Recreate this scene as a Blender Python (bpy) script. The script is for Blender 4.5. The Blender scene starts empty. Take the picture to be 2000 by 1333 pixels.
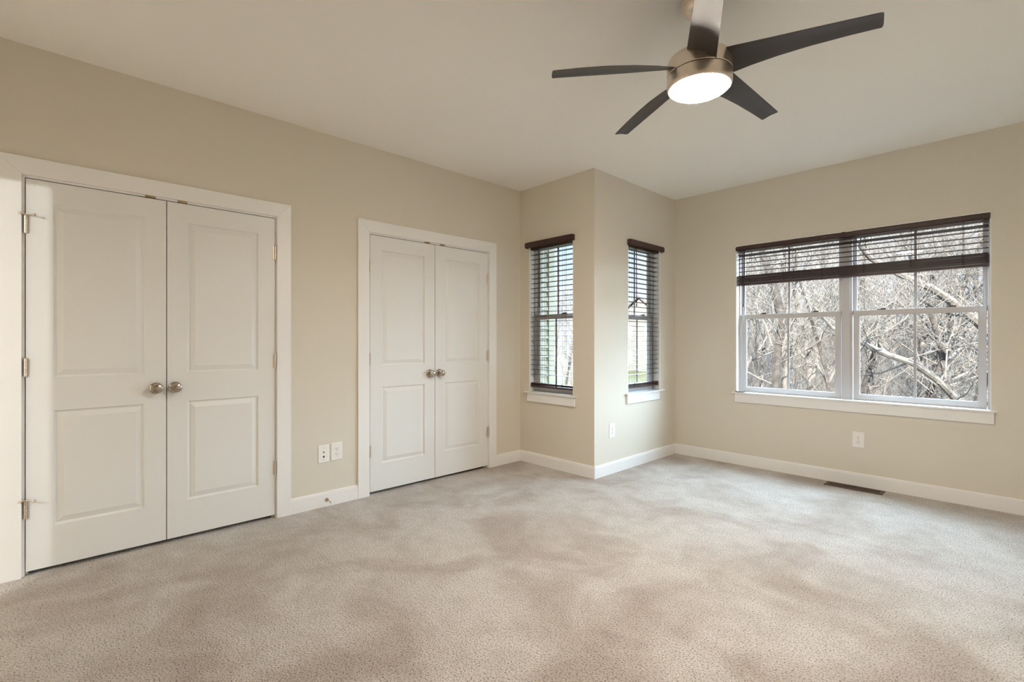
import bpy, bmesh, math, random
from mathutils import Vector, Matrix, noise
R = math.radians
C = bpy.context.scene.collection
S = bpy.context.scene

# ------------------------------------------------------------------ camera
CAM = Vector((3.5415, 0.0, 1.2120))
FW = Vector((-0.724368, 0.689413, 0.000408)).normalized()
RT = Vector((0.689413, 0.724369, 0.0)).normalized()
UP = RT.cross(FW).normalized()
FPX = 952.5
cam_d = bpy.data.cameras.new('camera'); cam = bpy.data.objects.new('camera', cam_d); C.objects.link(cam)
cam_d.sensor_fit = 'HORIZONTAL'; cam_d.sensor_width = 36.0; cam_d.lens = FPX / 2000 * 36.0
cam_d.clip_start = 0.02; cam_d.clip_end = 500
m = Matrix((RT, UP, -FW)).transposed().to_4x4(); m.translation = CAM; cam.matrix_world = m
S.camera = cam
def at(px, py, dist):
    """world point seen at a photo pixel, `dist` metres in front of the camera"""
    return CAM + (FW + RT * ((px - 1000) / FPX) + UP * ((666.5 - py) / FPX)) * dist

# ------------------------------------------------------------------ view, world, lights
S.view_settings.view_transform = 'Standard'; S.view_settings.look = 'None'
S.view_settings.exposure = 0.40; S.view_settings.gamma = 1.0; S.view_settings.use_curve_mapping = False
S.render.engine = 'CYCLES'
S.cycles.use_denoising = True
S.cycles.max_bounces = 16; S.cycles.diffuse_bounces = 12; S.cycles.glossy_bounces = 4
S.cycles.transparent_max_bounces = 16; S.cycles.sample_clamp_indirect = 6.0
S.cycles.caustics_reflective = False; S.cycles.caustics_refractive = False

def nodes_of(tree):
    return tree.nodes, tree.links
w = bpy.data.worlds.new('sky'); S.world = w; w.use_nodes = True
N, L = nodes_of(w.node_tree); N.clear()
out = N.new('ShaderNodeOutputWorld'); bg = N.new('ShaderNodeBackground')
tc = N.new('ShaderNodeTexCoord'); sep = N.new('ShaderNodeSeparateXYZ'); ramp = N.new('ShaderNodeValToRGB')
ramp.color_ramp.elements[0].position = 0.0; ramp.color_ramp.elements[0].color = (0.62, 0.68, 0.76, 1)
ramp.color_ramp.elements[1].position = 0.26; ramp.color_ramp.elements[1].color = (0.30, 0.44, 0.78, 1)
nz = N.new('ShaderNodeTexNoise'); nz.inputs['Scale'].default_value = 3.2; nz.inputs['Detail'].default_value = 5
r2 = N.new('ShaderNodeValToRGB'); r2.color_ramp.elements[0].position = 0.48; r2.color_ramp.elements[1].position = 0.68
mx = N.new('ShaderNodeMixRGB'); mx.inputs[2].default_value = (0.66, 0.68, 0.71, 1)
L.new(tc.outputs['Generated'], sep.inputs[0]); L.new(sep.outputs['Z'], ramp.inputs[0])
L.new(tc.outputs['Generated'], nz.inputs['Vector']); L.new(nz.outputs[0], r2.inputs[0])
L.new(r2.outputs[0], mx.inputs[0]); L.new(ramp.outputs[0], mx.inputs[1])
L.new(mx.outputs[0], bg.inputs[0]); bg.inputs[1].default_value = 1.55
L.new(bg.outputs[0], out.inputs[0])

def sun(name, direction, energy, color, angle):
    d = bpy.data.lights.new(name, 'SUN'); d.energy = energy; d.color = color; d.angle = R(angle)
    o = bpy.data.objects.new(name, d); C.objects.link(o)
    o.rotation_euler = Vector(direction).to_track_quat('-Z', 'Y').to_euler()
    o.location = (2, 8, 12)
    return o
SKYGLOW = sun('sky_light', (-0.15, -1.0, -0.52), 46.0, (0.62, 0.83, 1.0), 120)   # bright open sky over the woods
SUN = sun('sun', (-0.35, 1.0, -0.62), 27.0, (1.0, 0.93, 0.84), 0.53)             # the sun itself, behind the house
LAMP_COLOR = (1.0, 0.87, 0.74); LAMP_STRENGTH = 250.0                                # fan light, used by its diffuser
HALL = bpy.data.lights.new('hall_light', 'POINT'); HALL.energy = 135; HALL.color = (0.96, 0.96, 0.96); HALL.shadow_soft_size = 0.015
ho = bpy.data.objects.new('hall_light', HALL); C.objects.link(ho); ho.location = (2.40, -2.20, 2.06)

# ------------------------------------------------------------------ materials
def mat(name, color, rough=0.5, metal=0.0, spec=0.5, bump=None, vary=None, coat=0.0):
    """bump=(scale, strength, distance); vary=(scale, second colour, contrast low, high)"""
    mt = bpy.data.materials.new(name); mt.use_nodes = True
    N, L = nodes_of(mt.node_tree); b = N['Principled BSDF']
    b.inputs['Base Color'].default_value = (*color, 1); b.inputs['Roughness'].default_value = rough
    b.inputs['Metallic'].default_value = metal; b.inputs['Specular IOR Level'].default_value = spec
    b.inputs['Coat Weight'].default_value = coat; b.inputs['Coat Roughness'].default_value = 0.28
    tc = N.new('ShaderNodeTexCoord')
    if vary:
        n = N.new('ShaderNodeTexNoise'); n.inputs['Scale'].default_value = vary[0]; n.inputs['Detail'].default_value = 6
        r = N.new('ShaderNodeValToRGB'); r.color_ramp.elements[0].position = vary[2]; r.color_ramp.elements[1].position = vary[3]
        r.color_ramp.elements[0].color = (*color, 1); r.color_ramp.elements[1].color = (*vary[1], 1)
        L.new(tc.outputs['Object'], n.inputs['Vector']); L.new(n.outputs[0], r.inputs[0]); L.new(r.outputs[0], b.inputs['Base Color'])
    if bump:
        n = N.new('ShaderNodeTexNoise'); n.inputs['Scale'].default_value = bump[0]; n.inputs['Detail'].default_value = 3
        p = N.new('ShaderNodeBump'); p.inputs['Strength'].default_value = bump[1]; p.inputs['Distance'].default_value = bump[2]
        L.new(tc.outputs['Object'], n.inputs['Vector']); L.new(n.outputs[0], p.inputs['Height']); L.new(p.outputs[0], b.inputs['Normal'])
    return mt
M = {}
M['wall'] = mat('beige_wall_paint', (0.69, 0.645, 0.56), 0.75, bump=(260, 0.12, 0.002), vary=(1.3, (0.68, 0.635, 0.55), 0.3, 0.7))
M['ceiling'] = mat('ceiling_paint', (0.90, 0.89, 0.86), 0.9, bump=(300, 0.10, 0.002))
M['trim'] = mat('white_trim_paint', (0.83, 0.83, 0.825), 0.38, bump=(40, 0.05, 0.001))
M['door'] = mat('white_door_paint', (0.765, 0.77, 0.76), 0.42, bump=(180, 0.10, 0.0006))
M['vinyl'] = mat('backlit_vinyl', (0.55, 0.54, 0.55), 0.35)  # greyed white: shade of the backlit frames is put into the colour
M['vinyl_dark'] = mat('grey_glazing_bar', (0.42, 0.42, 0.43), 0.4)
M['nickel'] = mat('satin_nickel', (0.46, 0.40, 0.34), 0.20, 1.0)
M['nickel_brushed'] = mat('brushed_nickel', (0.80, 0.71, 0.62), 0.36, 1.0, bump=(90, 0.03, 0.0005))
M['brass'] = mat('antique_brass', (0.42, 0.32, 0.17), 0.35, 1.0)
M['blind'] = mat('mahogany_blind', (0.040, 0.018, 0.016), 0.42, bump=(60, 0.05, 0.0005), vary=(14, (0.055, 0.026, 0.022), 0.35, 0.7))
M['cord'] = mat('dark_cord', (0.05, 0.03, 0.025), 0.7)
M['blade'] = mat('espresso_blade', (0.032, 0.024, 0.022), 0.45, spec=0.5, coat=0.12)
M['plastic'] = mat('white_plastic', (0.84, 0.83, 0.81), 0.3)
M['black'] = mat('black_fill', (0.012, 0.012, 0.012), 0.6)
M['dark_metal'] = mat('dark_bronze', (0.10, 0.065, 0.045), 0.45, 0.6)
M['chrome'] = mat('silver_metal', (0.8, 0.8, 0.82), 0.18, 1.0)
M['rubber'] = mat('white_rubber', (0.75, 0.74, 0.72), 0.6)
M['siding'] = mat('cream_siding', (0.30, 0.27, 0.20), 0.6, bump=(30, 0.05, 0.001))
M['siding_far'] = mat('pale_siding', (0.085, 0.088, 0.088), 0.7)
M['roof'] = mat('grey_shingles', (0.07, 0.07, 0.072), 0.9, bump=(9, 0.4, 0.02))
M['bark'] = mat('pale_bark', (0.115, 0.108, 0.10), 0.9, bump=(12, 0.6, 0.02), vary=(6, (0.06, 0.054, 0.05), 0.42, 0.72))
M['bark_dark'] = mat('dark_bark', (0.045, 0.041, 0.039), 0.95, bump=(10, 0.7, 0.03), vary=(7, (0.018, 0.016, 0.015), 0.4, 0.7))
M['twig'] = mat('pale_twigs', (0.14, 0.134, 0.128), 0.9)
M['brush'] = mat('dry_brush', (0.15, 0.14, 0.13), 0.9, vary=(0.6, (0.14, 0.108, 0.083), 0.45, 0.65))
M['hall'] = mat('hall_paint', (0.6, 0.56, 0.48), 0.8)
M['closet'] = mat('closet_shade_dark', (0.12, 0.11, 0.10), 0.9)  # closet shade put into the colour so the door gaps look dark

mt = bpy.data.materials.new('window_glass'); mt.use_nodes = True; N, L = nodes_of(mt.node_tree); N.clear()
o_ = N.new('ShaderNodeOutputMaterial'); t_ = N.new('ShaderNodeBsdfTransparent'); g_ = N.new('ShaderNodeBsdfGlossy'); f_ = N.new('ShaderNodeFresnel')
t_.inputs[0].default_value = (0.97, 0.98, 0.975, 1); g_.inputs['Roughness'].default_value = 0.01; f_.inputs[0].default_value = 1.45
gm = N.new('ShaderNodeNewGeometry'); iv = N.new('ShaderNodeMath'); iv.operation = 'SUBTRACT'; iv.inputs[0].default_value = 1.0; L.new(gm.outputs['Backfacing'], iv.inputs[1])
ml = N.new('ShaderNodeMath'); ml.operation = 'MULTIPLY'; L.new(f_.outputs[0], ml.inputs[0]); L.new(iv.outputs[0], ml.inputs[1])   # outer face only reflects
mxs = N.new('ShaderNodeMixShader'); L.new(ml.outputs[0], mxs.inputs[0]); L.new(t_.outputs[0], mxs.inputs[1]); L.new(g_.outputs[0], mxs.inputs[2]); L.new(mxs.outputs[0], o_.inputs[0])
M['glass'] = mt

mt = bpy.data.materials.new('lit_frosted_glass'); mt.use_nodes = True; N, L = nodes_of(mt.node_tree); b = N['Principled BSDF']
b.inputs['Base Color'].default_value = (0.9, 0.88, 0.84, 1); b.inputs['Roughness'].default_value = 0.5
b.inputs['Emission Color'].default_value = (*LAMP_COLOR, 1); b.inputs['Emission Strength'].default_value = LAMP_STRENGTH
M['diffuser'] = mt

# carpet: dark holes between tufts shaded into the colour (fine), nap marks (large)
mt = bpy.data.materials.new('beige_carpet'); mt.use_nodes = True; N, L = nodes_of(mt.node_tree); b = N['Principled BSDF']
tc = N.new('ShaderNodeTexCoord')
def nse(scale, detail, rough=0.5, dist=0.0):
    n = N.new('ShaderNodeTexNoise'); n.inputs['Scale'].default_value = scale; n.inputs['Detail'].default_value = detail
    n.inputs['Roughness'].default_value = rough; n.inputs['Distortion'].default_value = dist
    L.new(tc.outputs['Object'], n.inputs['Vector']); return n
def rmp(src, p0, c0, p1, c1):
    r = N.new('ShaderNodeValToRGB'); r.color_ramp.elements[0].position = p0; r.color_ramp.elements[0].color = (*c0, 1)
    r.color_ramp.elements[1].position = p1; r.color_ramp.elements[1].color = (*c1, 1); L.new(src, r.inputs[0]); return r
def mul(a, b_, fac=1.0):
    x = N.new('ShaderNodeMixRGB'); x.blend_type = 'MULTIPLY'; x.inputs[0].default_value = fac; L.new(a, x.inputs[1]); L.new(b_, x.inputs[2]); return x
big = rmp(nse(1.7, 4, 0.55, 0.8).outputs[0], 0.36, (0.53, 0.465, 0.415), 0.56, (0.70, 0.66, 0.62))
mid = rmp(nse(7, 4, 0.6, 0.3).outputs[0], 0.32, (0.88, 0.87, 0.86), 0.58, (1, 1, 1))
fin = rmp(nse(140, 3, 0.75).outputs[0], 0.38, (0.30, 0.27, 0.24), 0.50, (1, 1, 1))
c1 = mul(big.outputs[0], mid.outputs[0]); c2 = mul(c1.outputs[0], fin.outputs[0]); L.new(c2.outputs[0], b.inputs['Base Color'])
b.inputs['Roughness'].default_value = 1.0; b.inputs['Specular IOR Level'].default_value = 0.05
b.inputs['Sheen Weight'].default_value = 0.25; b.inputs['Sheen Roughness'].default_value = 0.5
bp = N.new('ShaderNodeBump'); bp.inputs['Strength'].default_value = 1.0; bp.inputs['Distance'].default_value = 0.012
n1 = nse(130, 3, 0.6); L.new(n1.outputs[0], bp.inputs['Height'])
bp2 = N.new('ShaderNodeBump'); bp2.inputs['Strength'].default_value = 0.5; bp2.inputs['Distance'].default_value = 0.03
n2 = nse(5, 4, 0.6); L.new(n2.outputs[0], bp2.inputs['Height']); L.new(bp.outputs[0], bp2.inputs['Normal']); L.new(bp2.outputs[0], b.inputs['Normal'])
M['carpet'] = mt

# outdoor ground: leaf litter on the wooded slope, lawn toward the neighbour
mt = bpy.data.materials.new('leaf_litter_and_lawn'); mt.use_nodes = True; N, L = nodes_of(mt.node_tree); b = N['Principled BSDF']
tc = N.new('ShaderNodeTexCoord')
lit = rmp(nse(0.7, 8, 0.75).outputs[0], 0.40, (0.085, 0.066, 0.052), 0.62, (0.13, 0.118, 0.105))
gr = rmp(nse(1.2, 6, 0.7).outputs[0], 0.4, (0.042, 0.055, 0.02), 0.65, (0.07, 0.068, 0.045))
at_ = N.new('ShaderNodeAttribute'); at_.attribute_name = 'lawn'
x = N.new('ShaderNodeMixRGB'); L.new(at_.outputs['Fac'], x.inputs[0]); L.new(lit.outputs[0], x.inputs[1]); L.new(gr.outputs[0], x.inputs[2])
L.new(x.outputs[0], b.inputs['Base Color']); b.inputs['Roughness'].default_value = 1.0
M['ground'] = mt

# ------------------------------------------------------------------ mesh helpers
IDENT = lambda p: p
class MB:
    def __init__(s, f=IDENT): s.v = []; s.f = []; s.T = f
    def add(s, verts, faces):
        k = len(s.v); s.v += [tuple(s.T(Vector(p))) for p in verts]; s.f += [tuple(i + k for i in q) for q in faces]; return s
    def box(s, a, b):
        x0, x1 = sorted((a[0], b[0])); y0, y1 = sorted((a[1], b[1])); z0, z1 = sorted((a[2], b[2]))
        return s.add([(x0, y0, z0), (x1, y0, z0), (x1, y1, z0), (x0, y1, z0), (x0, y0, z1), (x1, y0, z1), (x1, y1, z1), (x0, y1, z1)],
                     [(0, 3, 2, 1), (4, 5, 6, 7), (0, 1, 5, 4), (1, 2, 6, 5), (2, 3, 7, 6), (3, 0, 4, 7)])
    def loft(s, rings, cap=True, closed=True):
        n = len(rings[0]); v = [p for r in rings for p in r]; f = []
        for i in range(len(rings) - 1):
            for j in range(n if closed else n - 1):
                a = i * n + j; b = i * n + (j + 1) % n; f.append((a, b, b + n, a + n))
        if cap: f.append(tuple(range(n))[::-1]); f.append(tuple(range((len(rings) - 1) * n, len(rings) * n)))
        return s.add(v, f)
    def lathe(s, prof, origin, axis, seg=32, cap=True):
        """prof: (radius, distance along axis)"""
        ax = Vector(axis).normalized(); u = ax.orthogonal().normalized(); v = ax.cross(u); o = Vector(origin)
        rings = [[o + ax * h + (u * math.cos(2 * math.pi * k / seg) + v * math.sin(2 * math.pi * k / seg)) * max(r, 1e-5) for k in range(seg)] for r, h in prof]
        return s.loft(rings, cap)
    def tube(s, pts, rad, sides=6, cap=True):
        pts = [Vector(p) for p in pts]; rings = []
        d = (pts[1] - pts[0]).normalized(); u = d.orthogonal().normalized()
        for i, p in enumerate(pts):
            d = (pts[min(i + 1, len(pts) - 1)] - pts[max(i - 1, 0)]).normalized()
            u = (u - d * u.dot(d)).normalized(); v = d.cross(u); r = rad[i] if isinstance(rad, (list, tuple)) else rad
            rings.append([p + (u * math.cos(2 * math.pi * k / sides) + v * math.sin(2 * math.pi * k / sides)) * r for k in range(sides)])
        return s.loft(rings, cap)
    def prism(s, poly, d0, d1, fn):
        """polygon (a,b) swept along a third axis; fn(a,b,d)->point"""
        n = len(poly)
        return s.add([fn(a, b, d) for d in (d0, d1) for a, b in poly],
                     [tuple(range(n))[::-1], tuple(range(n, 2 * n))] + [(i, (i + 1) % n, (i + 1) % n + n, i + n) for i in range(n)])
    def build(s, name, material, parent=None, smooth=False, bevel=0.0, recalc=True, origin=None):
        me = bpy.data.meshes.new(name); o3 = Vector(origin) if origin else Vector((0, 0, 0))
        me.from_pydata([tuple(Vector(p) - o3) for p in s.v], [], s.f)
        if recalc:
            bm = bmesh.new(); bm.from_mesh(me); bmesh.ops.recalc_face_normals(bm, faces=bm.faces); bm.to_mesh(me); bm.free()
        me.materials.append(material)
        if smooth:
            me.polygons.foreach_set('use_smooth', [True] * len(me.polygons))
            try: me.set_sharp_from_angle(angle=R(35))
            except Exception: pass
        me.update()
        o = bpy.data.objects.new(name, me); C.objects.link(o); o.location = o3
        if parent: o.parent = parent; o.matrix_parent_inverse = parent.matrix_world.inverted()
        if bevel:
            b = o.modifiers.new('bevel', 'BEVEL'); b.width = bevel; b.segments = 2; b.limit_method = 'ANGLE'; b.angle_limit = R(40)
        return o
def tag(o, label, cat, group=None, kind=None):
    o['label'] = label; o['category'] = cat
    if group: o['group'] = group
    if kind: o['kind'] = kind
    return o
def empty(name, loc, label, cat, group=None, kind=None):
    o = bpy.data.objects.new(name, None); C.objects.link(o); o.location = loc; o.empty_display_size = 0.05
    o.matrix_world = Matrix.Translation(loc)
    return tag(o, label, cat, group, kind)
def copy_tree(o, parent=None, offset=None):
    c = o.copy(); C.objects.link(c)
    if parent: c.parent = parent; c.matrix_parent_inverse = o.matrix_parent_inverse
    for ch in list(o.children): copy_tree(ch, c)
    return c

# ------------------------------------------------------------------ room dimensions
H = 2.74; X2 = 0.9295; Y1 = 3.4872; YB = 4.9188; XR = 4.35; Y0 = -0.90; WT = 0.15
DZ = 2.057
D1 = (-0.086, 1.130); D2 = (1.829, 3.050)         # jamb inner faces of the two closets
W2 = (0.128, 0.693); W3 = (4.015, 4.605); WB = (1.577, 3.377)
WZ = (0.700, 2.150)                                # rough opening heights

def wall_panel(mb, u0, u1, z0, z1, holes, fn, d0, d1):
    """wall slab with rectangular holes; fn(u,d,z)->point"""
    us = sorted({u0, u1} | {h[0] for h in holes} | {h[1] for h in holes})
    zs = sorted({z0, z1} | {h[2] for h in holes} | {h[3] for h in holes})
    def solid(i, j):
        if i < 0 or j < 0 or i >= len(us) - 1 or j >= len(zs) - 1: return False
        uc = (us[i] + us[i + 1]) / 2; zc = (zs[j] + zs[j + 1]) / 2
        return not any(h[0] < uc < h[1] and h[2] < zc < h[3] for h in holes)
    for i in range(len(us) - 1):
        for j in range(len(zs) - 1):
            if not solid(i, j): continue
            a, b, c, d = us[i], us[i + 1], zs[j], zs[j + 1]
            P = lambda u, dd, z: fn(u, dd, z)
            for dd in (d0, d1): mb.add([P(a, dd, c), P(b, dd, c), P(b, dd, d), P(a, dd, d)], [(0, 1, 2, 3)])
            if not solid(i - 1, j): mb.add([P(a, d0, c), P(a, d1, c), P(a, d1, d), P(a, d0, d)], [(0, 1, 2, 3)])
            if not solid(i + 1, j): mb.add([P(b, d0, c), P(b, d1, c), P(b, d1, d), P(b, d0, d)], [(0, 1, 2, 3)])
            if not solid(i, j - 1): mb.add([P(a, d0, c), P(b, d0, c), P(b, d1, c), P(a, d1, c)], [(0, 1, 2, 3)])
            if not solid(i, j + 1): mb.add([P(a, d0, d), P(b, d0, d), P(b, d1, d), P(a, d1, d)], [(0, 1, 2, 3)])
def weld(o):
    bm = bmesh.new(); bm.from_mesh(o.data); bmesh.ops.remove_doubles(bm, verts=bm.verts, dist=1e-5)
    bmesh.ops.recalc_face_normals(bm, faces=bm.faces); bm.to_mesh(o.data); bm.free(); return o
def structure(o, label, cat='wall'):
    return tag(o, label, cat, kind='structure')

XA = lambda u, d, z: Vector((d, u, z))      # wall plane x = const, u = y
YA = lambda u, d, z: Vector((u, d, z))      # wall plane y = const, u = x
g = 0.018
mb = MB(); wall_panel(mb, Y0 - 0.12, Y1, 0, H, [(D1[0] - g, D1[1] + g, -1, DZ + g), (D2[0] - g, D2[1] + g, -1, DZ + g)], XA, -0.115, 0.0)
structure(weld(mb.build('wall_left', M['wall'])), 'long beige wall with the two double closet doors')
mb = MB(); wall_panel(mb, -0.115, X2, 0, H, [(W2[0], W2[1], WZ[0], 2.176)], YA, Y1, Y1 + WT)
structure(weld(mb.build('wall_return', M['wall'])), 'short tan wall beside the far closet with one narrow window')
mb = MB(); wall_panel(mb, Y1 + WT, YB + WT, 0, H, [(W3[0], W3[1], WZ[0], 2.176)], XA, X2 - WT, X2)
structure(weld(mb.build('wall_bay', M['wall'])), 'short bluish lit wall with one narrow window between the two corners')
mb = MB(); wall_panel(mb, X2, XR + 0.12, 0, H, [(WB[0], WB[1], WZ[0], WZ[1])], YA, YB, YB + WT)
structure(weld(mb.build('wall_right', M['wall'])), 'beige wall on the right around the wide double window')
mb = MB(); mb.box((XR, Y0, 0), (XR + 0.12, YB, H)); structure(mb.build('wall_far_right', M['wall']), 'beige wall right of the camera, outside the picture')
mb = MB(); wall_panel(mb, 0, XR + 0.12, 0, H, [(0.15, 1.12, -1, 2.04)], YA, Y0 - 0.12, Y0)
structure(weld(mb.build('wall_back', M['wall'])), 'beige wall behind the camera with a doorway to the hall')
# hall behind, closets: plain shells
mb = MB()
mb.box((-0.12, -3.3, 0), (0, Y0 - 0.12, H)); mb.box((3.2, -3.3, 0), (3.32, Y0 - 0.12, H)); mb.box((-0.12, -3.42, 0), (3.32, -3.3, H))
structure(mb.build('wall_hall', M['hall']), 'plain walls of the hall behind the doorway')
for nm, (a, b), lab in (('wall_near_closet', (-0.35, 1.40), 'inside of the near closet, coloured dark as shade'), ('wall_far_closet', (1.55, 3.30), 'inside of the far closet, coloured dark as shade')):
    mb = MB(); mb.box((-0.80, a - 0.05, 0), (-0.75, b + 0.05, 2.5)); mb.box((-0.75, a - 0.05, 0), (-0.116, a, 2.5)); mb.box((-0.75, b, 0), (-0.116, b + 0.05, 2.5))
    mb.box((-0.75, a, 2.45), (-0.116, b, 2.5)); structure(mb.build(nm, M['closet']), lab)
mb = MB(); mb.box((-0.80, -3.42, -0.10), (XR + 0.12, YB + 0.0, 0.0))
structure(mb.build('floor', M['carpet']), 'beige cut pile carpet covering the whole floor', 'floor')
mb = MB(); mb.box((-0.80, -3.42, H), (XR + 0.12, YB + WT, H + 0.12))
structure(mb.build('ceiling', M['ceiling']), 'plain cream ceiling', 'ceiling')

# baseboards
BH = 0.107; BT = 0.014
PROF = [(0, 0), (BT, 0), (BT, BH - 0.017), (BT - 0.0025, BH - 0.015), (BT - 0.0025, BH - 0.005), (BT - 0.006, BH), (0, BH)]
def base(name, fn, a, b, label):
    mb = MB(); mb.prism(PROF, a, b, fn); structure(mb.build(name, M['trim']), label, 'baseboard')
CW = 0.092
base('baseboard_left', lambda t, z, u: (t, u, z), D1[1] + 0.006 + CW, D2[0] - 0.010 - CW, 'white baseboard under the outlets between the two closets')
base('baseboard_corner', lambda t, z, u: (t, u, z), D2[1] + 0.006 + CW, Y1 - BT, 'short white baseboard between the far closet and the corner')
base('baseboard_return', lambda t, z, u: (u, Y1 - t, z), 0.0, X2 + BT, 'white baseboard under the left narrow window')
base('baseboard_bay', lambda t, z, u: (X2 + t, u, z), Y1, YB - BT, 'white baseboard under the right narrow window')
base('baseboard_right', lambda t, z, u: (u, YB - t, z), X2, XR, 'long white baseboard under the wide window')
base('baseboard_far_right', lambda t, z, u: (XR - t, u, z), Y0, YB - BT, 'white baseboard on the wall outside the picture')

# ------------------------------------------------------------------ closet doors
def raised_door(y0, y1, z0=0.024, z1=2.0515, thick=0.035):
    """door leaf with two raised panels, front face at x = 0 facing +x"""
    mb = MB(); sw = 0.104
    panels = [(y0 + sw, y1 - sw, 1.020, 1.938), (y0 + sw, y1 - sw, 0.238, 0.845)]
    fn = XA
    us = [y0, y0 + sw, y1 - sw, y1]; zs = [z0, 0.238, 0.845, 1.020, 1.938, z1]
    for i in range(3):
        for j in range(5):
            if i == 1 and j in (1, 3): continue
            mb.add([(0, us[i], zs[j]), (0, us[i + 1], zs[j]), (0, us[i + 1], zs[j + 1]), (0, us[i], zs[j + 1])], [(0, 1, 2, 3)])
    for (a, b, c, d) in panels:
        rings = []
        for ins, dep in ((0, 0), (0.002, -0.002), (0.006, -0.0085), (0.009, -0.0105), (0.013, -0.0105), (0.017, -0.0085), (0.037, -0.0022), (0.040, -0.0012)):
            rings.append([(dep, a + ins, c + ins), (dep, b - ins, c + ins), (dep, b - ins, d - ins), (dep, a + ins, d - ins)])
        mb.loft(rings, cap=False)
        k = rings[-1]; mb.add(k, [(0, 1, 2, 3)])
    x = -thick
    mb.add([(x, y0, z0), (x, y1, z0), (x, y1, z1), (x, y0, z1)], [(0, 1, 2, 3)])
    for p, q in (((y0, z0), (y1, z0)), ((y1, z0), (y1, z1)), ((y1, z1), (y0, z1)), ((y0, z1), (y0, z0))):
        mb.add([(0, *p), (0, *q), (x, *q), (x, *p)], [(0, 1, 2, 3)])
    return mb
def knob(parent, y, z):
    mb = MB(); mb.lathe([(0.001, 0.0), (0.033, 0.0), (0.0335, 0.004), (0.031, 0.008), (0.024, 0.011), (0.0135, 0.013)], (0.0005, y, z), (1, 0, 0), 36)
    o = mb.build('door_knob', M['nickel'], parent, smooth=True)
    mb = MB(); mb.lathe([(0.0115, 0.010), (0.0105, 0.026), (0.015, 0.031), (0.0235, 0.036), (0.0275, 0.044), (0.0275, 0.052), (0.0245, 0.058), (0.016, 0.062), (0.004, 0.0635), (0.0001, 0.0636)], (0.0005, y, z), (1, 0, 0), 36)
    mb.build('knob_handle', M['nickel'], o, smooth=True)
def hinge(parent, y, z, side, stop=False):
    """side +1: hinge at the right edge of the leaf"""
    mb = MB(); hh = 0.045; xk = 0.0085
    for k in range(5):
        a = z - hh + k * 2 * hh / 5; mb.lathe([(0.0060, 0.0004), (0.0065, 0.001), (0.0065, 2 * hh / 5 - 0.001), (0.0060, 2 * hh / 5 - 0.0004)], (xk, y, a), (0, 0, 1), 14)
    mb.lathe([(0.0045, 0), (0.0055, 0.003), (0.001, 0.006)], (xk, y, z + hh), (0, 0, 1), 12)
    mb.lathe([(0.0045, 0), (0.004, -0.003), (0.001, -0.004)], (xk, y, z - hh), (0, 0, 1), 12)
    mb.box((0.0003, y - side * 0.012, z - hh), (0.0025, y, z + hh)); mb.box((-0.012, y - 0.001, z - hh), (xk, y + 0.001, z + hh))
    o = mb.build('hinge', M['nickel_brushed'], parent, smooth=True)
    if stop:
        zt = z + hh + 0.004; mb = MB()
        mb.lathe([(0.0085, 0), (0.0085, 0.006)], (xk, y, zt - 0.003), (0, 0, 1), 14)
        mb.tube([(xk, y, zt), (xk + 0.030, y + 0.034, zt - 0.003)], 0.0032, 8)
        mb.lathe([(0.0075, 0), (0.008, 0.002), (0.0075, 0.006)], (xk + 0.028, y + 0.032, zt - 0.003), (0.66, 0.75, -0.07), 14)
        mb.tube([(xk, y, zt), (xk + 0.024, y - 0.020, zt)], 0.0032, 8)
        mb.lathe([(0.007, 0), (0.0075, 0.002), (0.007, 0.005)], (xk + 0.022, y - 0.018, zt), (0.77, -0.64, 0), 14)
        mb.build('hinge_pin_stop', M['nickel_brushed'], o, smooth=True)
def closet(n_trim, jam, leaves, knob_y, hz, labels, first_door, stops):
    a, b = jam
    mb = MB()   # casing: U shape, mitred
    i0, i1, it = a - 0.011, b + 0.006, DZ + 0.010
    o0, o1, ot = i0 - CW, i1 + CW, it + CW
    poly = lambda pts: mb.prism(pts, 0.0, 0.018, lambda u, z, d: (d, u, z))
    poly([(o0, 0), (i0, 0), (i0, it), (o0, ot)]); poly([(i1, 0), (o1, 0), (o1, ot), (i1, it)]); poly([(o0, ot), (i0, it), (i1, it), (o1, ot)])
    c = mb.build('trim_%d' % n_trim, M['trim'], bevel=0.0015); structure(c, labels[0], 'door casing')
    mb = MB()
    mb.box((-0.115, a - 0.018, 0), (-0.0005, a, DZ + 0.018)); mb.box((-0.115, b, 0), (-0.0005, b + 0.018, DZ + 0.018)); mb.box((-0.115, a, DZ), (-0.0005, b, DZ + 0.018))
    mb.box((-0.075, a, 0), (-0.038, a + 0.012, DZ)); mb.box((-0.075, b - 0.012, 0), (-0.038, b, DZ)); mb.box((-0.075, a + 0.012, DZ - 0.012), (-0.038, b - 0.012, DZ))
    mb.build('jamb', M['trim'], c)
    for (y0, y1) in ((leaves[0][1] - 0.102, leaves[0][1] - 0.052), (leaves[1][0] + 0.052, leaves[1][0] + 0.102)):
        mb = MB(); mb.box((0.0002, y0, DZ + 0.0005), (0.0030, y1, DZ + 0.0095)); mb.box((-0.030, y0, DZ - 0.0022), (0.0030, y1, DZ - 0.0002)); mb.build('catch_plate', M['brass'], c)
    for k, (y0, y1) in enumerate(leaves):
        d = raised_door(y0, y1).build('door_%d' % (first_door + k), M['door']); structure(weld(d), labels[1 + k], 'door')
        knob(d, knob_y[k], 0.934)
        for q, z in enumerate(hz):
            hinge(d, y0 - 0.0015 if k == 0 else y1 + 0.0015, z, -1 if k == 0 else 1, stop=(stops and k == 0 and q != 1))
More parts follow.
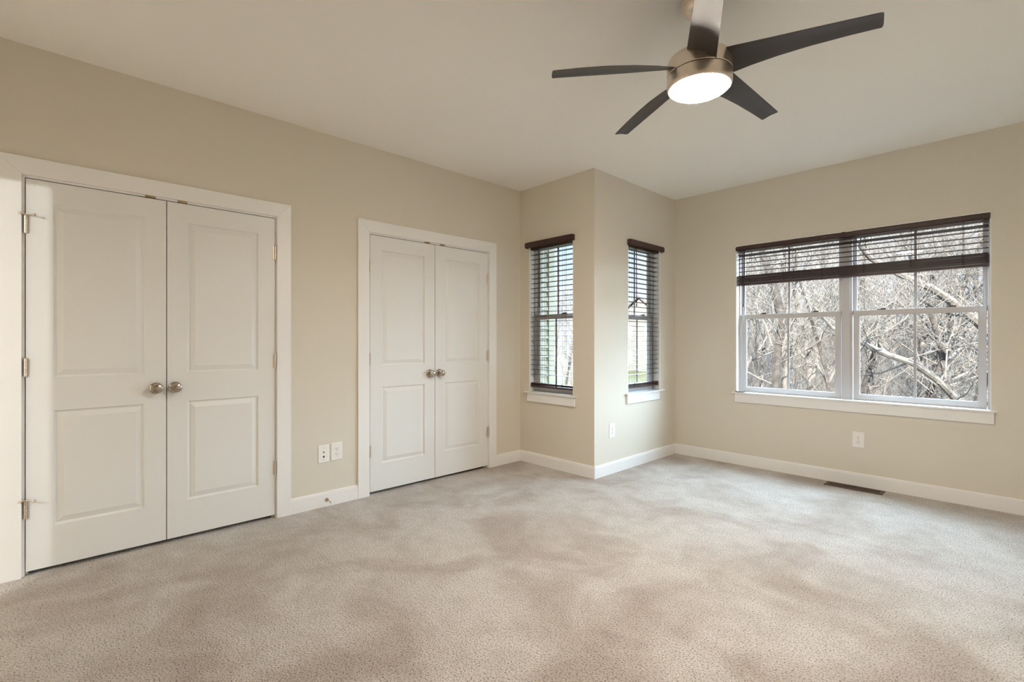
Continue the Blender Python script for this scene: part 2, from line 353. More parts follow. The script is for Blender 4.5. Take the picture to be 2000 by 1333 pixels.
closet(1, D1, ((-0.0825, 0.5132), (0.5178, 1.1265)), (0.463, 0.558), (1.815, 1.078, 0.345),
       ('white casing around the near closet doors', 'white two panel closet door at far left with pin stops on its hinges', 'white two panel closet door, right leaf of the near closet'), 1, True)
closet(2, D2, ((1.832, 2.4417), (2.4463, 3.0465)), (2.388, 2.487), (1.805, 1.072, 0.345),
       ('white casing around the far closet doors', 'white two panel closet door, left leaf of the far closet', 'white two panel closet door, right leaf of the far closet beside the corner'), 3, False)

# ------------------------------------------------------------------ windows
def sash(f, u0, u1, z0, z1, d0, d1, st, rt, rb, parent, win, lock=None, muntin=None):
    mb = MB(f)
    mb.box((u0, d0, z0), (u0 + st, d1, z1)); mb.box((u1 - st, d0, z0), (u1, d1, z1))
    mb.box((u0 + st, d0, z1 - rt), (u1 - st, d1, z1)); mb.box((u0 + st, d0, z0), (u1 - st, d1, z0 + rb))
    s = mb.build('sash', M['vinyl'], parent, bevel=0.0015)
    dm = (d0 + d1) / 2
    mb = MB(f)   # glazing bead
    for (a, b) in (((u0 + st, z0 + rb), (u0 + st + 0.005, z1 - rt)), ((u1 - st - 0.005, z0 + rb), (u1 - st, z1 - rt)), ((u0 + st + 0.005, z0 + rb), (u1 - st - 0.005, z0 + rb + 0.005)), ((u0 + st + 0.005, z1 - rt - 0.005), (u1 - st - 0.005, z1 - rt))):
        mb.box((a[0], dm - 0.008, a[1]), (b[0], dm + 0.008, b[1]))
    mb.build('glazing_bead', M['vinyl'], s)
    mb = MB(f); mb.box((u0 + st, dm + 0.003, z0 + rb), (u1 - st, dm + 0.006, z1 - rt)); mb.build('glass_pane', M['glass'], s)
    if muntin:
        mb = MB(f); mb.box((muntin - 0.009, dm - 0.004, z0 + rb + 0.005), (muntin + 0.009, dm + 0.002, z1 - rt - 0.005)); mb.build('muntin', M['vinyl_dark'], s)
    for lu in (lock or ()):
        mb = MB(f); mb.box((lu - 0.028, d0 + 0.004, z1), (lu + 0.028, d1 - 0.004, z1 + 0.007)); mb.box((lu - 0.006, d0 - 0.004, z1 + 0.007), (lu + 0.034, d0 + 0.012, z1 + 0.012)); mb.build('sash_lock', M['dark_metal'], s, bevel=0.001)
def unit(f, u0, u1, z0, z1, win, locks):
    """one single-hung unit: upper sash outside, lower sash inside"""
    c = (u0 + u1) / 2; zm = 1.462
    sash(f, u0 + 0.008, u1 - 0.008, zm - 0.022, z1 - 0.012, 0.104, 0.130, 0.028, 0.030, 0.030, win, win, None, c)
    sash(f, u0 + 0.020, u1 - 0.020, z0 + 0.004, zm + 0.012, 0.074, 0.101, 0.040, 0.040, 0.042, win, win, locks, c)
def window(n, f, u0, u1, units, stool, apron, label, z0=0.712, z1=2.150):
    z1 = 2.176 if n < 3 else z1
    mb = MB(f)   # liner of the opening and the vinyl frame
    mb.box((u0, 0.000, z0), (u0 + 0.007, WT, z1)); mb.box((u1 - 0.007, 0.000, z0), (u1, WT, z1)); mb.box((u0 + 0.007, 0.000, z1 - 0.007), (u1 - 0.007, WT, z1))
    win = mb.build('window_%d' % n, M['trim']); structure(win, label, 'window')
    mb = MB(f); e = 0.007
    for i, (a, b) in enumerate(units):
        a2 = a + e if i == 0 else a; b2 = b - e if i == len(units) - 1 else b
        mb.box((a2, 0.066, z0), (a2 + 0.013, 0.136, z1 - e)); mb.box((b2 - 0.013, 0.066, z0), (b2, 0.136, z1 - e)); mb.box((a2 + 0.013, 0.066, z1 - e - 0.014), (b2 - 0.013, 0.136, z1 - e)); mb.box((a2 + 0.013, 0.066, z0 - 0.012), (b2 - 0.013, 0.136, z0 + 0.004))
    for (a, b), (c, d) in zip(units[:-1], units[1:]): mb.box((b, 0.052, z0), (c, 0.136, z1 - e))
    mb.build('window_frame', M['vinyl'], win, bevel=0.001)
    for i, (a, b) in enumerate(units):
        a2 = a + e if i == 0 else a; b2 = b - e if i == len(units) - 1 else b
        q = (b2 - a2) / 4
        unit(f, a2, b2, z0, z1 - e, win, [a2 + q * 1.0, b2 - q * 1.0] if len(units) > 1 else [(a2 + b2) / 2 + 0.10])
    mb = MB(f); mb.box((u0, -0.001, z0 - 0.0125), (u1, 0.066, z0)); mb.box((stool[0], -0.032, z0 - 0.0125), (stool[1], -0.0005, z0))
    mb.build('sill', M['trim'], win)
    mb = MB(f); mb.box((apron[0], -0.017, z0 - 0.0135 - 0.083), (apron[1], -0.0005, z0 - 0.0135)); mb.build('apron', M['trim'], win, bevel=0.001)
    return win
F2 = lambda p: Vector((p.x, Y1 + p.y, p.z))
F3 = lambda p: Vector((X2 - p.y, p.x, p.z))
FB = lambda p: Vector((p.x, YB + p.y, p.z))
window(1, F2, *W2, [W2], (0.076, 0.738), (0.112, 0.716), 'narrow sash window left of the outside corner')
window(2, F3, *W3, [W3], (3.965, 4.660), (3.985, 4.575), 'narrow sash window right of the outside corner')
window(3, FB, *WB, [(WB[0], 2.462), (2.512, WB[1])], (1.543, 3.408), (1.574, 3.393), 'wide double sash window on the right wall')

# ------------------------------------------------------------------ blinds
def slat_mesh(name, f, u0, u1, tilt=0.0):
    """curved 50 mm slat around its own centre"""
    mb = MB(); n = 6; wd = 0.050; th = 0.0026
    top = []; bot = []
    for i in range(n + 1):
        s = -wd / 2 + wd * i / n; c = 0.0022 * (1 - (2 * s / wd) ** 2)
        y = s * math.cos(tilt) - c * math.sin(tilt); z = s * math.sin(tilt) + c * math.cos(tilt)
        top.append((y, z + th / 2)); bot.append((y, z - th / 2))
    poly = top + bot[::-1]
    hu = (u1 - u0) / 2
    base_pt = f(Vector((0, 0, 0)))
    mb.T = lambda p: f(p) - base_pt
    mb.prism(poly, -hu, hu, lambda a, b, d: (d, a, b))
    me_o = mb.build(name, M['blind'], smooth=True); return me_o
def blind(f, u0, u1, out, zs, stack, wand, ladders, label, val, wide=False, dc=0.032, tilts=None):
    root = empty('window_blind', f(Vector(((u0 + u1) / 2, dc, stack[0]))), label, 'window blind')
    mb = MB(f); zt = 2.141 if wide else 2.167
    mb.box((u0, dc - 0.026, zt - 0.042), (u1, dc + 0.026, zt)); mb.build('headrail', M['dark_metal'], root)
    mb = MB(f)
    v0, v1, vo, z0, z1, ret = val
    prof = [(0, 0), (0.003, -0.003), (0.003, -0.006), (0.008, -0.008), (0.008, -(z1 - z0) + 0.008), (0.003, -(z1 - z0) + 0.006), (0.003, -(z1 - z0) + 0.002), (0, -(z1 - z0))]
    prof = [(-vo + 0.008 - a, z1 + b) for a, b in prof]
    mb.prism(prof, v0, v1, lambda a, b, d: (d, a, b))
    if ret:
        mb.box((v0, -vo + 0.008, z0 + 0.001), (v0 + 0.007, -0.0008, z1 - 0.001)); mb.box((v1 - 0.007, -vo + 0.008, z0 + 0.001), (v1, -0.0008, z1 - 0.001))
    mb.build('valance', M['blind'], root)
    proto = slat_mesh('slat', f, u0 + 0.004, u1 - 0.004)
    first = True
    rt = f(Vector((0, 0, 0)))
    for i, z in enumerate(zs):
        if first: s = proto; first = False
        else: s = proto.copy(); C.objects.link(s)
        s.location = f(Vector(((u0 + u1) / 2, dc, z)))
        if tilts and i in tilts:
            ax = f(Vector((1, 0, 0))) - rt; s.rotation_mode = 'AXIS_ANGLE'; s.rotation_axis_angle = (R(tilts[i]), ax.x, ax.y, ax.z)
        s.parent = root; s.matrix_parent_inverse = root.matrix_world.inverted()
    rnd = random.Random(int(u0 * 1000))
    for j in range(stack[2]):
        s = proto.copy(); C.objects.link(s)
        zz = stack[0] + 0.020 + (stack[1] - stack[0] - 0.026) * (j + 0.5) / stack[2]
        s.location = f(Vector(((u0 + u1) / 2 + rnd.uniform(-0.003, 0.003), dc + rnd.uniform(-0.004, 0.004), zz)))
        s.rotation_mode = 'AXIS_ANGLE'; ax = f(Vector((0, 1, 0))) - rt
        s.rotation_axis_angle = (rnd.uniform(-0.002, 0.002), ax.x, ax.y, ax.z)
        s.parent = root; s.matrix_parent_inverse = root.matrix_world.inverted()
    mb = MB(f); mb.box((u0 + 0.004, dc - 0.026, stack[0]), (u1 - 0.004, dc + 0.026, stack[0] + 0.016)); mb.build('bottom_rail', M['blind'], root, bevel=0.002)
    for u in ladders:
        mb = MB(f)
        for dd in (-0.0275, 0.0275): mb.tube([(u, dc + dd, zt - 0.042), (u, dc + dd, stack[0] + 0.004)], 0.0011, 5)
        mb.tube([(u + 0.006, dc, zt - 0.042), (u + 0.006, dc, stack[0] + 0.004)], 0.0010, 5)
        for z in zs: mb.box((u - 0.0006, dc - 0.027, z - 0.0030), (u + 0.0006, dc + 0.027, z - 0.0022))
        # slack ladder bunched at the stack
        if stack[2] > 2:
            for k in range(5):
                za = stack[0] + 0.02 + k * (stack[1] - stack[0] - 0.02) / 5
                mb.tube([(u, dc - 0.028, za), (u + 0.006, dc - 0.040, za + 0.004), (u - 0.004, dc - 0.040, za + 0.010), (u, dc - 0.028, za + 0.014)], 0.0016, 5)
        mb.build('ladder_cord', M['cord'], root)
    wu, wz, wd = wand
    mb = MB(f); mb.tube([(wu, -wd, zt - 0.045), (wu, -wd, zt - 0.062), (wu - (0.012 if wide else 0), -wd - 0.002, wz)], 0.0042, 8)
    mb.lathe([(0.002, 0), (0.0055, 0.003), (0.0055, 0.024), (0.003, 0.028)], (wu - (0.012 if wide else 0), -wd - 0.002, wz - 0.01), (0, 0, 1), 10)
    mb.build('tilt_wand', M['cord'], root, smooth=True)
    return root
nsl = [2.118 - 0.0475 * k for k in range(28)]
nsl = [z for z in nsl if z > 0.845]
blind(F2, W2[0] + 0.010, W2[1] - 0.010, 1, nsl, (0.757, 0.806, 4), (0.262, 1.560, -0.004), (0.300, 0.560),
      'dark brown slatted blind lowered over the narrow window left of the outside corner', (0.112, 0.708, 0.048, 2.134, 2.190, True))
blind(F3, W3[0] + 0.010, W3[1] - 0.010, -1, nsl, (0.757, 0.806, 4), (4.170, 1.560, -0.004), (4.130, 4.470),
      'dark brown slatted blind lowered over the narrow window right of the outside corner', (4.003, 4.622, 0.045, 2.130, 2.186, True))
wsl = [2.084, 2.052] + [2.018 - 0.0418 * k for k in range(4)]
bw = blind(FB, WB[0] + 0.010, WB[1] - 0.010, 1, wsl, (1.758, 1.862, 17), (1.668, 1.555, 0.010), (1.706, 2.007, 2.318, 2.619, 2.922, 3.226),
      'wide dark brown slatted blind pulled up over the double window', (WB[0] + 0.004, WB[1] - 0.004, 0.014, 2.098, 2.139, False), wide=True, tilts={1: -16})
mb = MB(FB); mb.box((2.472, -0.0165, 2.096), (2.490, -0.006, 2.1425)); mb.build('valance_clip', M['cord'], bw)
mb = MB(FB); mb.box((1.590, -0.020, 0.7125), (1.656, 0.012, 0.722)); bx = mb.build('sill_gadget', M['chrome'], bevel=0.002)
tag(bx, 'small silver and black object lying on the left end of the wide window sill', 'gadget')
mb = MB(FB); mb.box((1.584, -0.021, 0.7122), (1.5895, 0.013, 0.7225)); mb.box((1.6565, -0.021, 0.7122), (1.662, 0.013, 0.7225)); mb.box((1.594, -0.0212, 0.7150), (1.652, -0.0202, 0.7195)); mb.build('end_cap', M['black'], bx)

# ------------------------------------------------------------------ ceiling fan
FX, FY = 2.533, 2.122
fan = empty('ceiling_fan', (FX, FY, H), 'brushed nickel ceiling fan with five dark blades and a lit round lamp', 'ceiling fan')
mb = MB(); mb.lathe([(0.079, 0.0), (0.079, -0.014), (0.076, -0.020), (0.071, -0.022), (0.069, -0.030), (0.062, -0.048), (0.046, -0.064), (0.030, -0.070), (0.026, -0.070)], (FX, FY, H - 0.0005), (0, 0, 1), 48); mb.build('canopy', M['nickel_brushed'], fan, smooth=True)
mb = MB(); mb.lathe([(0.012, 0), (0.022, 0.006), (0.025, 0.018), (0.020, 0.030), (0.012, 0.034)], (FX, FY, H - 0.100), (0, 0, 1), 28); mb.lathe([(0.0125, -0.25), (0.0125, -0.07)], (FX, FY, H), (0, 0, 1), 20); mb.lathe([(0.032, 0), (0.032, 0.03), (0.024, 0.04), (0.013, 0.042)], (FX, FY, 2.497), (0, 0, 1), 28)
mb.build('downrod', M['nickel_brushed'], fan, smooth=True)
mb = MB(); mb.lathe([(0.10, 2.409), (0.1375, 2.409), (0.139, 2.411), (0.139, 2.461), (0.1375, 2.466), (0.134, 2.467), (0.132, 2.4685)], (FX, FY, 0), (0, 0, 1), 72); mb.lathe([(0.125, 2.4686), (0.133, 2.470), (0.133, 2.478), (0.128, 2.483), (0.100, 2.492), (0.06, 2.4975), (0.034, 2.498)], (FX, FY, 0), (0, 0, 1), 72)
mb.build('motor_housing', M['nickel_brushed'], fan, smooth=True)
mb = MB(); mb.lathe([(0.110, 2.362), (0.1262, 2.3565), (0.1275, 2.350), (0.131, 2.3475), (0.1355, 2.350), (0.1385, 2.357), (0.139, 2.366), (0.139, 2.404), (0.1375, 2.406), (0.10, 2.4062)], (FX, FY, 0), (0, 0, 1), 72); mb.build('light_ring', M['nickel_brushed'], fan, smooth=True)
mb = MB(); mb.lathe([(0.1258, 2.3555), (0.1255, 2.3485), (0.1230, 2.3430), (0.112, 2.3370), (0.083, 2.3315), (0.045, 2.3285), (0.0001, 2.3275)], (FX, FY, 0), (0, 0, 1), 64, cap=False); mb.build('light_diffuser', M['diffuser'], fan, smooth=True)
def lerp_tab(tab, x):
    for (a, va), (b, vb) in zip(tab[:-1], tab[1:]):
        if x <= b:
            t = (x - a) / (b - a); return va + (vb - va) * t
    return tab[-1][1]
def blade(ang):
    ca, sa = math.cos(ang), math.sin(ang)
    f = lambda p: Vector((FX + ca * p.x - sa * p.y, FY + sa * p.x + ca * p.y, p.z))
    mb = MB(f); rings = []; n = 10; rs = [0.100 + 0.562 * i / 22 for i in range(23)]
    for r in rs:
        tcw = lerp_tab([(0.1, 0.061), (0.14, 0.061), (0.30, 0.0585), (0.50, 0.053), (0.70, 0.046)], r)
        tcc = lerp_tab([(0.1, -0.056), (0.14, -0.056), (0.40, -0.047), (0.70, -0.034)], r)
        zcw = lerp_tab([(0.1, 2.409), (0.13, 2.409), (0.20, 2.416), (0.30, 2.4205), (0.42, 2.4195), (0.55, 2.412), (0.662, 2.402), (0.70, 2.400)], r)
        zcc = lerp_tab([(0.1, 2.464), (0.13, 2.464), (0.30, 2.447), (0.50, 2.429), (0.662, 2.414), (0.70, 2.411)], r)
        rr = 0.0
        up = []; dn = []
        for k in range(n + 1):
            s = k / n; th = 0.0026 * min(1, 6 * s * (1 - s) + 0.35); cam_ = 0.006 * 4 * s * (1 - s)
            t = tcw + (tcc - tcw) * s; z = zcw + (zcc - zcw) * s + cam_
            rx = r
            if r > 0.655: rx = r - 0.006 * abs(2 * s - 1) ** 6
            up.append((rx, t, z + th)); dn.append((rx, t, z - th))
        rings.append(up + dn[::-1])
    mb.loft(rings)
    return mb.build('fan_blade', M['blade'], fan, smooth=True)
for k in range(5): blade(R(226.64 + 72 * k))

# ------------------------------------------------------------------ wall plates, door stop, register
def plate_mesh(f, w_=0.088, h_=0.132):
    mb = MB(f); a, b = w_ / 2, h_ / 2
    rings = [[(-a + i, -d, -b + i), (a - i, -d, -b + i), (a - i, -d, b - i), (-a + i, -d, b - i)] for i, d in ((0, 0.0004), (0, 0.002), (0.0015, 0.004), (0.005, 0.0055))]
    mb.loft(rings); return mb
def outlet(f0, cu, cz, label, group):
    f = lambda p: f0(Vector((cu + p.x, p.y, cz + p.z)))
    root = plate_mesh(f).build('wall_outlet', M['plastic']); tag(root, label, 'outlet', group)
    for s in (-1, 1):
        mb = MB(f); pts = []
        for k in range(24):
            t = 2 * math.pi * k / 24; pts.append((0.0172 * math.cos(t), max(-0.0135, min(0.0135, 0.0172 * math.sin(t)))))
        mb.prism(pts, -0.0052, -0.0075, lambda a, b, d: (a, d, s * 0.0195 + b)); r = mb.build('receptacle', M['plastic'], root)
        mb = MB(f)
        mb.box((-0.0075, -0.0080, s * 0.0195 + 0.000), (-0.0055, -0.0076, s * 0.0195 + 0.0085)); mb.box((0.0055, -0.0080, s * 0.0195 + 0.0015), (0.0075, -0.0076, s * 0.0195 + 0.0080))
        mb.lathe([(0.0025, 0), (0.0025, 0.0004)], (0, -0.0080, s * 0.0195 - 0.006), (0, 1, 0), 12); mb.build('slots', M['black'], r)
    mb = MB(f); mb.lathe([(0.003, 0), (0.003, 0.0008)], (0, -0.0066, 0), (0, 1, 0), 12); mb.build('screw', M['chrome'], root)
    return root
FA = lambda p: Vector((-p.y, p.x, p.z))            # on wall x=0, room side = -d
F3o = lambda p: Vector((X2 - p.y, p.x, p.z))
outlet(FA, 1.561, 0.390, 'white electrical outlet right of the cable plate between the closets', 'electrical outlets')
outlet(F3o, 3.7515, 0.3915, 'white electrical outlet below the narrow window right of the outside corner', 'electrical outlets')
outlet(FB, 2.583, 0.385, 'white electrical outlet below the wide window', 'electrical outlets')
f = lambda p: FA(Vector((1.463 + p.x, p.y, 0.3855 + p.z)))
cp = plate_mesh(f, 0.082, 0.131).build('cable_wall_plate', M['plastic']); tag(cp, 'white cable plate with two black jacks left of an outlet', 'wall plate')
for z, hw in ((0.013, 0.005), (-0.020, 0.0065)):
    mb = MB(f); mb.lathe([(hw, 0), (hw, 0.003)], (0, -0.0085, z), (0, 1, 0), 14); j = mb.build('jack', M['black'], cp)
for z in (0.044, -0.044):
    mb = MB(f); mb.lathe([(0.003, 0), (0.003, 0.001)], (0, -0.0066, z), (0, 1, 0), 12); mb.build('screw', M['chrome'], cp)

mb = MB(); mb.lathe([(0.012, 0.0), (0.0125, 0.002), (0.010, 0.010), (0.006, 0.014)], (BT + 0.0002, 1.483, 0.050), (1, 0, 0), 20)
ds = mb.build('door_stop', M['brass'], smooth=True); tag(ds, 'small brass door stop sticking out of the baseboard', 'door stop')
mb = MB(); mb.tube([(BT + 0.012, 1.483, 0.050), (BT + 0.068, 1.483, 0.046)], 0.0032, 10); mb.build('rod', M['nickel'], ds, smooth=True)
mb = MB(); mb.lathe([(0.006, 0), (0.0065, 0.003), (0.006, 0.011), (0.003, 0.013)], (BT + 0.067, 1.483, 0.046), (1, 0, -0.07), 16); mb.build('rubber_tip', M['rubber'], ds, smooth=True)

vx0, vx1, vy0, vy1 = 2.372, 2.772, 4.745, 4.875
fr = empty('floor_register', ((vx0 + vx1) / 2, (vy0 + vy1) / 2, 0), 'brown metal floor register at the baseboard under the wide window', 'floor vent')
mb = MB(); e = 0.022
mb.box((vx0, vy0, 0.0008), (vx0 + e, vy1, 0.006)); mb.box((vx1 - e, vy0, 0.0008), (vx1, vy1, 0.006)); mb.box((vx0 + e, vy0, 0.0008), (vx1 - e, vy0 + e, 0.006)); mb.box((vx0 + e, vy1 - e, 0.0008), (vx1 - e, vy1, 0.006))
mb.build('frame', M['dark_metal'], fr, bevel=0.001)
mb = MB(); mb.box((vx0 + e, vy0 + e, 0.0006), (vx1 - e, vy1 - e, 0.0014)); mb.build('duct_shade_plate', M['black'], fr)  # black sheet over the carpet stands in for shade inside the duct
mb = MB(); nb = 22
for k in range(nb + 1):
    x = vx0 + e + 0.004 + (vx1 - vx0 - 2 * e - 0.008) * k / nb; mb.box((x - 0.0028, vy0 + e, 0.0018), (x + 0.0028, vy1 - e, 0.0056))
mb.box((vx0 + e, (vy0 + vy1) / 2 - 0.003, 0.0016), (vx1 - e, (vy0 + vy1) / 2 + 0.003, 0.0050))
mb.build('grille', M['dark_metal'], fr)

# ------------------------------------------------------------------ outdoors
def smooth(a, b, x):
    t = max(0.0, min(1.0, (x - a) / (b - a))); return t * t * (3 - 2 * t)
def ground_z(x, y):
    dx, dy = x - CAM.x, y - CAM.y; d = math.hypot(dx, dy); a = math.degrees(math.atan2(dx, dy))
    wood = smooth(-29.5, -24.0, a)
    z = -3.1 + noise.noise(Vector((x * 0.12, y * 0.12, 0))) * 0.5 * smooth(8, 20, d)
    z += wood * (smooth(14, 75, d) * 8.5) + (1 - wood) * smooth(30, 90, d) * 1.6
    return z
def wood_f(x, y):
    a = math.degrees(math.atan2(x - CAM.x, y - CAM.y)); return smooth(-29.5, -25.0, a)
xs = [-110 + 2.5 * i for i in range(69)]; ys = [5.6 + 2.2 * j for j in range(56)]
v = [(x, y, ground_z(x, y)) for y in ys for x in xs]; n = len(xs)
fcs = [(j * n + i, j * n + i + 1, (j + 1) * n + i + 1, (j + 1) * n + i) for j in range(len(ys) - 1) for i in range(n - 1)]
mb = MB(); mb.v = v; mb.f = fcs; gd = mb.build('ground', M['ground'], smooth=True, recalc=False); structure(gd, 'wooded slope and lawn outside the windows', 'ground')
ca = gd.data.color_attributes.new('lawn', 'FLOAT_COLOR', 'POINT')
for i, p in enumerate(gd.data.vertices):
    k = 1 - wood_f(p.co.x, p.co.y); ca.data[i].color = (k, k, k, 1)

def grow(rnd, pts_out, start, direction, length, rad, level, maxlev, sides, up=0.25, wob=0.22, nch=(0, 11, 6, 4)):
    seg = max(3, int(length / (0.55 if level == 0 else 0.35))); seg = min(seg, 10 if level == 0 else (6 if level == 1 else 4))
    p = Vector(start); d = Vector(direction).normalized(); P = [p.copy()]; Rr = [rad]
    for i in range(seg):
        d = (d + Vector((rnd.uniform(-1, 1), rnd.uniform(-1, 1), rnd.uniform(-0.6, 1))) * wob * (0.5 if level == 0 else 1) + Vector((0, 0, up * (0.15 if level else 0.4)))).normalized()
        p = p + d * (length / seg); P.append(p.copy()); Rr.append(max(rad * (1 - 0.80 * (i + 1) / seg), 0.004 if level > 1 else 0.003))
    pts_out[level].append((P, Rr, sides[level]))
    if level < maxlev:
        for c in range(nch[level + 1]):
            t = rnd.uniform(0.25 if level == 0 else 0.15, 1.0); k = min(int(t * seg), seg - 1); fr_ = t * seg - k
            q = P[k].lerp(P[k + 1], fr_); ax = (P[k + 1] - P[k]).normalized()
            side = Vector((rnd.uniform(-1, 1), rnd.uniform(-1, 1), rnd.uniform(-0.3, 0.9))).normalized()
            nd = (ax * 0.55 + side).normalized()
            grow(rnd, pts_out, q, nd, length * rnd.uniform(0.30, 0.52) * (1.15 - 0.5 * t), Rr[k] * rnd.uniform(0.26, 0.48), level + 1, maxlev, sides, up, wob * 1.15, nch)
def tree_parts(root, pts, barkm, twigm, origin):
    a = MB(); b = MB()
    for lev, lst in enumerate(pts):
        for P, Rr, s in lst: (a if lev == 0 else b).tube(P, Rr, s, cap=False)
    t = a.build('trunk', barkm, None, smooth=True, recalc=False); t.parent = root
    c = b.build('branches', twigm, None, smooth=True, recalc=False); c.parent = root
TREE_LABEL = 'bare winter tree standing in the woods behind the wide window'
protos = []
for s in range(6):
    rnd = random.Random(40 + s); pts = [[], [], [], []]
    grow(rnd, pts, (0, 0, -0.4), (rnd.uniform(-0.15, 0.15), rnd.uniform(-0.15, 0.15), 1), rnd.uniform(9, 13), rnd.uniform(0.09, 0.17), 0, 3, (8, 5, 4, 3), nch=(0, 16, 9, 6))
    root = empty('bare_tree', (0, 0, 0), TREE_LABEL, 'tree', 'bare trees in the woods')
    tree_parts(root, pts, M['bark'] if s % 3 else M['bark_dark'], M['twig'] if s % 2 else M['bark'], None); protos.append(root)
rnd = random.Random(21); spots = []
tries = 0
while len(spots) < 112 and tries < 9000:
    tries += 1
    a = R(rnd.uniform(-27, 13)); d = 17 + 48 * rnd.random() ** 1.1
    x = CAM.x + math.sin(a) * d; y = CAM.y + math.cos(a) * d
    if any((x - p[0]) ** 2 + (y - p[1]) ** 2 < (1.2 + d * 0.02) ** 2 for p in spots): continue
    spots.append((x, y))
for i, (x, y) in enumerate(spots):
    o = protos[i] if i < 6 else copy_tree(protos[i % 6])
    o.location = (x, y, ground_z(x, y)); o.rotation_euler = (rnd.uniform(-0.06, 0.06), rnd.uniform(-0.06, 0.06), rnd.uniform(0, 6.28)); s = rnd.uniform(0.75, 1.25); o.scale = (s, s, s)
# trees past the lawn, behind the left narrow window
for i, (a, d) in enumerate(((-40.6, 34), (-39.6, 40), (-41.6, 46), (-38.3, 31), (-42.6, 38), (-40.2, 52), (-37.2, 44), (-43.8, 50))):
    o = copy_tree(protos[i % 6]); o['label'] = 'bare tree past the lawn, behind the left narrow window'; o['group'] = 'bare trees past the lawn'
    a = R(a); x = CAM.x + math.sin(a) * d; y = CAM.y + math.cos(a) * d
    o.location = (x, y, ground_z(x, y)); o.rotation_euler = (0, 0, i * 1.3); o.scale = (0.95, 0.95, 0.85)

# the leaning pale tree across the right sash and the dark tree in the left sash
def custom_tree(name_pts, rad, nbr, seed, barkm, twigm, label, subl=1.6):
    rnd = random.Random(seed); pts = [[], [], [], []]
    P = [Vector(p) for p in name_pts]; pts[0].append((P, rad, 8))
    for c in range(nbr):
        t = rnd.uniform(0.15, 0.98) * (len(P) - 1); k = int(t); q = P[k].lerp(P[k + 1], t - k); ax = (P[k + 1] - P[k]).normalized()
        side = Vector((rnd.uniform(-1, 1), rnd.uniform(-0.6, 0.6), rnd.uniform(-0.2, 1.0))).normalized()
        grow(rnd, pts, q, (ax * 0.3 + side), subl * rnd.uniform(0.6, 1.4), max(rad[k] * rnd.uniform(0.14, 0.30), 0.007), 1, 3, (8, 6, 4, 3), nch=(0, 0, 8, 6), wob=0.3)
    root = empty('bare_tree', P[0], label, 'tree')
    a = MB(); b = MB()
    for lev, lst in enumerate(pts):
        for Q, Rr, s in lst: (a if lev == 0 else b).tube(Q, Rr, s, cap=False)
    t = a.build('trunk', barkm, root, smooth=True, recalc=False); b.build('branches', twigm, root, smooth=True, recalc=False)
    return root
g0 = at(1990, 900, 9.6); g0.z = ground_z(g0.x, g0.y) - 0.2
custom_tree([g0, at(1960, 860, 9.3), at(1900, 812, 9.0), at(1864, 777, 8.8), at(1830, 742, 8.6), at(1785, 710, 8.4), at(1735, 694, 8.2), at(1700, 678, 8.1), at(1672, 664, 8.0), at(1625, 640, 7.8), at(1590, 600, 7.7)],
            [0.10, 0.085, 0.07, 0.060, 0.055, 0.052, 0.048, 0.042, 0.036, 0.026, 0.014], 26, 5, M['bark'], M['bark'], 'pale tree leaning low from the lower right across the wide window', 1.2)
g0 = at(2090, 800, 12.5); g0.z = ground_z(g0.x, g0.y) - 0.2
custom_tree([g0, at(2050, 740, 12.3), at(1960, 670, 12.0), at(1900, 622, 11.8), at(1862, 592, 11.6), at(1819, 563, 11.4), at(1755, 535, 11.1), at(1700, 505, 11.0), at(1660, 455, 10.8), at(1640, 400, 10.7)],
            [0.18, 0.15, 0.13, 0.11, 0.10, 0.085, 0.07, 0.06, 0.045, 0.02], 26, 9, M['bark'], M['bark'], 'thick pale tree leaning high across the right half of the wide window', 1.7)
g0 = at(1517, 900, 12.0); g0.z = ground_z(g0.x, g0.y) - 0.3
custom_tree([g0, at(1517, 800, 12.0), at(1516, 740, 12.0), at(1520, 680, 12.0), at(1528, 620, 12.1), at(1512, 560, 12.1), at(1490, 500, 12.2), at(1478, 440, 12.3), at(1470, 360, 12.4), at(1474, 280, 12.5)],
            [0.13, 0.115, 0.11, 0.10, 0.095, 0.085, 0.075, 0.06, 0.045, 0.02], 22, 3, M['bark_dark'], M['bark'], 'dark rough trunked tree seen through the lower left sash', 2.2)

# undergrowth: uncountable thin stems
rnd = random.Random(11); mb = MB()
for i in range(12000):
    a = R(rnd.uniform(-27, 12)); d = 13 + 45 * rnd.random() ** 0.9; x = CAM.x + math.sin(a) * d; y = CAM.y + math.cos(a) * d; z = ground_z(x, y)
    hgt = rnd.uniform(0.6, 3.6); dx, dy = rnd.uniform(-1, 1) * hgt * 0.6, rnd.uniform(-1, 1) * hgt * 0.6
    r0 = 0.002 + d * 0.00032
    mb.tube([(x, y, z - 0.1), (x + dx * 0.3, y + dy * 0.3, z + hgt * 0.55), (x + dx, y + dy, z + hgt * rnd.uniform(0.7, 1.0))], [r0, r0 * 0.8, r0 * 0.4], 3, cap=False)
th = mb.build('brush_thicket', M['brush'], recalc=False); tag(th, 'tangled dry brush covering the slope behind the wide window', 'brush', kind='stuff')

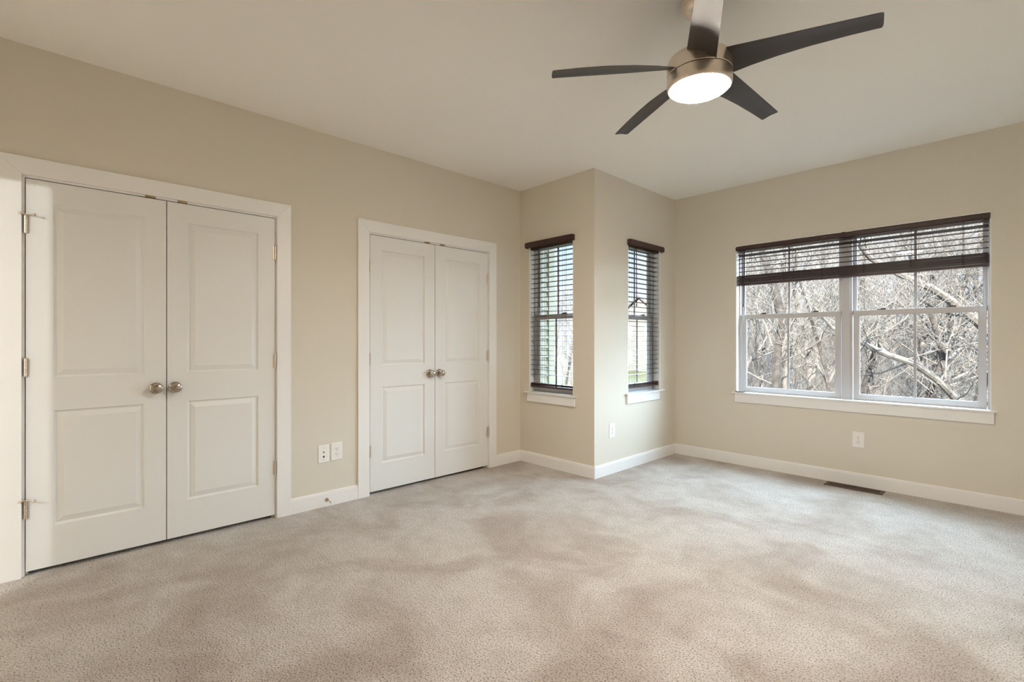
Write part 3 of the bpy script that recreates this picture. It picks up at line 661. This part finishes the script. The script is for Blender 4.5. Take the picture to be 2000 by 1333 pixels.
# cream sided wing of this house, seen through the left narrow window
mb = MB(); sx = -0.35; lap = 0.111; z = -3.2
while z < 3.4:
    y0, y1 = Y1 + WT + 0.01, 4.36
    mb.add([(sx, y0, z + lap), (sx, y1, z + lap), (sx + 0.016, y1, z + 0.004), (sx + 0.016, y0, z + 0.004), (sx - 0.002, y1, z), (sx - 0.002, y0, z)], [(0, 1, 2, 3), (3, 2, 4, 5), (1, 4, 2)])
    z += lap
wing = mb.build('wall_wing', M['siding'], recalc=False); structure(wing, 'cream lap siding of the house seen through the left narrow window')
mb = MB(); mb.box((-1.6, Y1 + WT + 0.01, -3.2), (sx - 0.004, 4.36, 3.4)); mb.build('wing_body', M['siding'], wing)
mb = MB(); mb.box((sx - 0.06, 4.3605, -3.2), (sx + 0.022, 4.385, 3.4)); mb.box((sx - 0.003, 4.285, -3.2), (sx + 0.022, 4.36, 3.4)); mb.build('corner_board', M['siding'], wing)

# neighbour's house far across the lawn
a = R(-31.9); d = 58; nx, ny = CAM.x + math.sin(a) * d, CAM.y + math.cos(a) * d; nzz = ground_z(nx, ny) - 0.2
hs = empty('neighbour_house', (nx, ny, nzz), 'pale two storey house far across the lawn behind the right narrow window', 'house')
rot = Matrix.Rotation(R(30), 3, 'Z'); fh = lambda p: rot @ Vector(p) + Vector((nx, ny, nzz))
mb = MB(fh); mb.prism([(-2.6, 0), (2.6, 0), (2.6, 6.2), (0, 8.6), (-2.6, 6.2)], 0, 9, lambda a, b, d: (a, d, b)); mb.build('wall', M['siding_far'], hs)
mb = MB(fh)
for s in (-1, 1): mb.prism([(s * 2.95, 5.95), (0, 8.66), (0, 8.92), (s * 3.05, 6.15)], -0.35, 9.35, lambda a, b, d: (a, d, b))
mb.build('roof', M['roof'], hs)
mb = MB(fh)
for u in (-1.2, 1.2):
    for zz in (1.1, 4.0):
        mb = MB(fh); mb.box((u - 0.5, -0.06, zz), (u + 0.5, -0.002, zz + 1.4)); wdo = mb.build('window', M['trim'], hs)
        mb = MB(fh); mb.box((u - 0.4, -0.09, zz + 0.1), (u + 0.4, -0.061, zz + 1.3)); mb.build('pane', M['vinyl_dark'], wdo)
